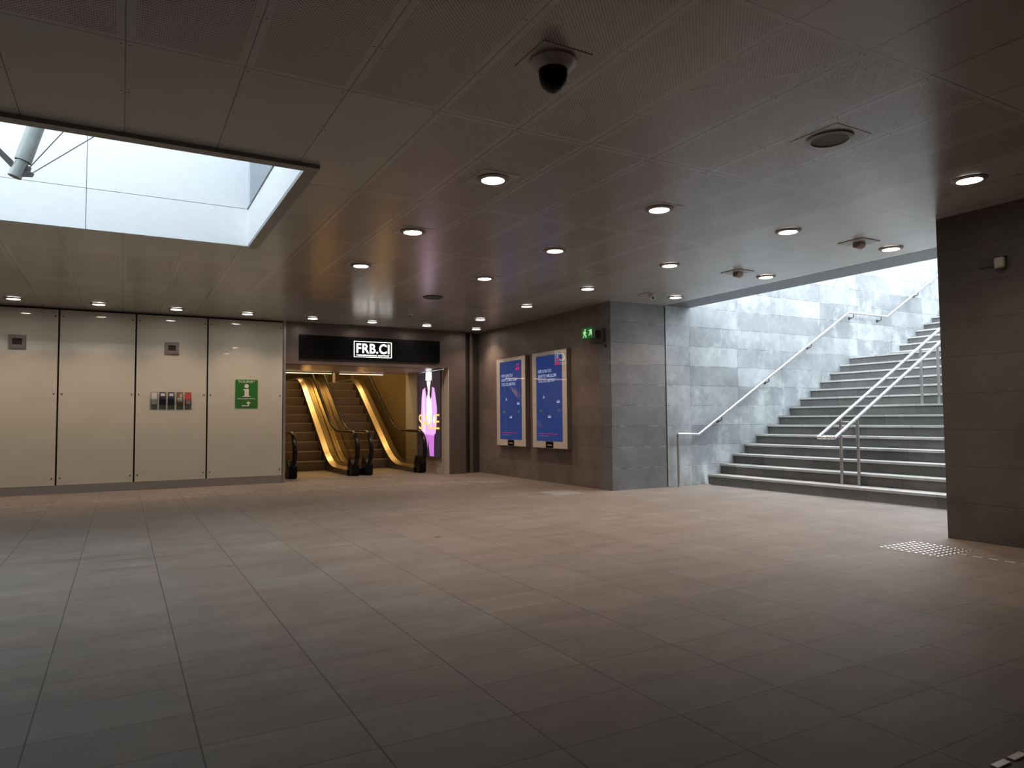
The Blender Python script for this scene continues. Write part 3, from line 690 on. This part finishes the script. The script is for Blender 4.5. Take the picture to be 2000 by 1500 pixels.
# other ceiling fittings
dc = thing('dome_camera', 'black dome security camera under a white ring, on the ceiling nearest the viewer', 'security camera', (2.10, 3.25, H))
bx('mounting_plate', mat('lamp_plate', (.42, .40, .375), .3), -.16, .16, -.16, .16, -.004, 0, parent=dc)
bm = nb(); lathe(bm, [(0, -.004), (.135, -.004), (.135, -.02), (.118, -.03), (.10, -.055), (.082, -.062), (0, -.062)]); obj('collar', bm, mat('camera_ring', (.50, .45, .40), .45), dc, smooth=True)
bm = nb(); lathe(bm, [(0, -.06), (.083, -.06), (.080, -.10)]+[(.078*math.cos(a), -.10-.085*math.sin(a)) for a in [math.radians(k*9) for k in range(1, 10)]]+[(0, -.187)]); obj('dome', bm, BLACK, dc, smooth=True)
for (x, y, lab, pl) in ((4.48, 3.23, 'round ceiling loudspeaker on a square plate, near the right of the perforated ceiling', True), (4.47, 10.66, 'dark round ceiling loudspeaker near the shopfront', False)):
    sp = thing('ceiling_speaker', lab, 'loudspeaker', (x, y, H), 'round ceiling loudspeakers')
    if pl: bx('mounting_plate', mat('lamp_plate', (.42, .40, .375), .3), -.2, .2, -.2, .2, -.003, 0, parent=sp)
    bm = nb(); lathe(bm, [(.125, -.003), (.16, -.003), (.16, -.014), (.13, -.02), (.125, -.012)]); obj('ring', bm, mat('speaker_ring', (.34, .32, .30), .4) if pl else DKST, sp, smooth=True)
    bm = nb(); lathe(bm, [(0, -.012), (.128, -.012), (.128, -.004), (0, -.004)]); obj('grille', bm, mat('speaker_grille', (.07, .065, .06), .6), sp, smooth=True)
sd = thing('smoke_detector', 'small smoke detector on the ceiling in front of the shop sign', 'smoke detector', (4.78, 12.5, H))
bm = nb(); lathe(bm, [(0, 0), (.05, 0), (.05, -.02), (.035, -.045), (0, -.05)]); obj('body', bm, WHITE, sd, smooth=True); bm = nb(); lathe(bm, [(0, -.048), (.02, -.048), (.018, -.062), (0, -.064)]); obj('sensor', bm, BLACK, sd, smooth=True)
for i, (x, y, lab) in enumerate(((7.48, 5.06, 'tilted reddish-brown spotlight, switched off, nearest the right-hand wall'), (7.49, 6.91, 'tilted reddish-brown spotlight, switched off, midway along the stair opening'))):
    t_ = thing('ceiling_spotlight', lab, 'spotlight', (x, y, H), 'unlit tilted ceiling spotlights')
    bx('mounting_plate', mat('spot_plate', (.36, .34, .32), .4), -.16, .16, -.16, .16, -.008, 0, parent=t_)
    bm = nb(); tube(bm, [(-.03, 0, -.012), (.03, -.01, -.035), (.05, -.01, -.05)], [.062, .055, .042], 24); obj('lamp_head', bm, mat('spot_brown', (.36, .27, .23), .45), t_, smooth=True)
    bm = nb(); tube(bm, [(.049, -.01, -.048), (.057, -.012, -.055)], [.038, .038], 20); obj('lens', bm, BLACK, t_, smooth=True)
    bx('yoke', DKST, .05, .10, -.01, .01, -.05, -.004, parent=t_)
wc = thing('ceiling_camera', 'small white ceiling camera near the stone corner, left of the stairs', 'security camera', (7.55, 8.81, H))
bx('mounting_plate', mat('spot_plate', (.36, .34, .32), .4), -.15, .15, -.15, .15, -.008, 0, parent=wc)
bm = nb(); tube(bm, [(0, 0, -.008), (-.01, -.03, -.05), (-.015, -.06, -.075)], [.05, .048, .04], 20); obj('camera_body', bm, WHITE, wc, smooth=True)
bm = nb(); tube(bm, [(-.015, -.058, -.073), (-.017, -.066, -.08)], .02, 14); obj('lens', bm, BLACK, wc, smooth=True)

# ---------------------------------------------------------------- tactile studs and guide strips
STUD = mat('stud_steel', (.55, .53, .49), .34, .85)
bm = nb(); lathe(bm, [(0, .006), (.010, .0055), (.0165, .003), (.018, 0)], n=12); sp0 = obj('tactile_stud', bm, STUD, smooth=True); first = True
def stud(x, y, lab, grp):
    global first
    o = sp0 if first else sp0.copy()
    if not first: COL.objects.link(o)
    first = False; o.location = (x, y, 0); tag(o, lab, 'stud', grp)
for (x0, y0, lab, grp) in ((6.31, 3.61, 'shiny steel floor stud in the square field at the foot of the right-hand wall', 'studs by the right-hand wall'),
                           (6.20, 12.12, 'steel floor stud in the square field in front of the left poster board', 'studs by the shop corner'),
                           (6.20, 9.62, 'steel floor stud in the square field beside the stone corner', 'studs by the stone corner')):
    for i in range(9):
        for j in range(9): stud(x0+.0655*i, y0+.0665*j, lab, grp)
def stripmesh(l, w):
    bm = nb(); box(bm, -l/2, l/2, -w/2, w/2, 0, .006); return bm
sA = obj('guide_strip', stripmesh(.085, .022), STUD, bevel=.002); sB = obj('guide_strip', stripmesh(.088, .03), STUD, bevel=.002)
sA.data.materials[0] = mat('strip_steel_glint', (.85, .80, .72), .42, .2)  # lamp glints on the strips put into a pale, barely metallic colour
used = {sA: False, sB: False}
def strip(base, x, y, rz, lab, grp):
    o = base if not used[base] else base.copy()
    if used[base]: COL.objects.link(o)
    used[base] = True; o.location = (x, y, 0); o.rotation_euler = (0, 0, rz); tag(o, lab, 'guide strip', grp)
x = -3.0
while x < 6.15:
    strip(sA, x, 12.70, 0, 'small steel guide strip in the dashed line along the glass wall and shopfront', 'dashed guide line along the back wall'); x += .128
for k in range(16): strip(sA, 6.555, 3.535-.127*k, math.pi/2, 'steel guide strip in the dashed line running from the studs by the right wall', 'dashed guide line by the right wall')
for k in range(6): strip(sB, 2.755+.112*k-.0, 1.385, 0, 'steel guide strip at the lower right corner of the picture', 'guide strips at the lower right corner')

# ---------------------------------------------------------------- shop lamps (warm ceiling lamps of the mall)
for i, (x, y, z) in enumerate(((3.9, 18.3, 5.58), (5.5, 18.3, 5.58), (3.9, 21, 5.58), (5.5, 21, 5.58), (4.7, 24.5, 5.58))):
    t_ = thing('shop_lamp', 'warm ceiling lamp inside the shop above the escalators', 'ceiling lamp', (x, y, z), 'lamps above the escalators')
    bm = nb(); lathe(bm, [(0, -.03), (.12, -.03), (.12, .02), (0, .02)]); obj('lens', bm, emis('shop_lamp_glow', (1, .75, .42), 6), t_)
    ld = bpy.data.lights.new('shop_beam', 'AREA'); ld.shape = 'DISK'; ld.size = .5; ld.energy = SHOP_W; ld.color = (1.0, .66, .28)
    lo = bpy.data.objects.new('shop_beam', ld); COL.objects.link(lo); lo.location = (x, y, z-.06)
for x in (3.6, 5.2):
    ld = bpy.data.lights.new('soffit_beam', 'AREA'); ld.shape = 'RECTANGLE'; ld.size = 1.3; ld.size_y = .06; ld.energy = 6; ld.color = (1.0, .68, .36)
    lo = bpy.data.objects.new('soffit_beam', ld); COL.objects.link(lo); lo.location = (x, 16.98, 2.365)
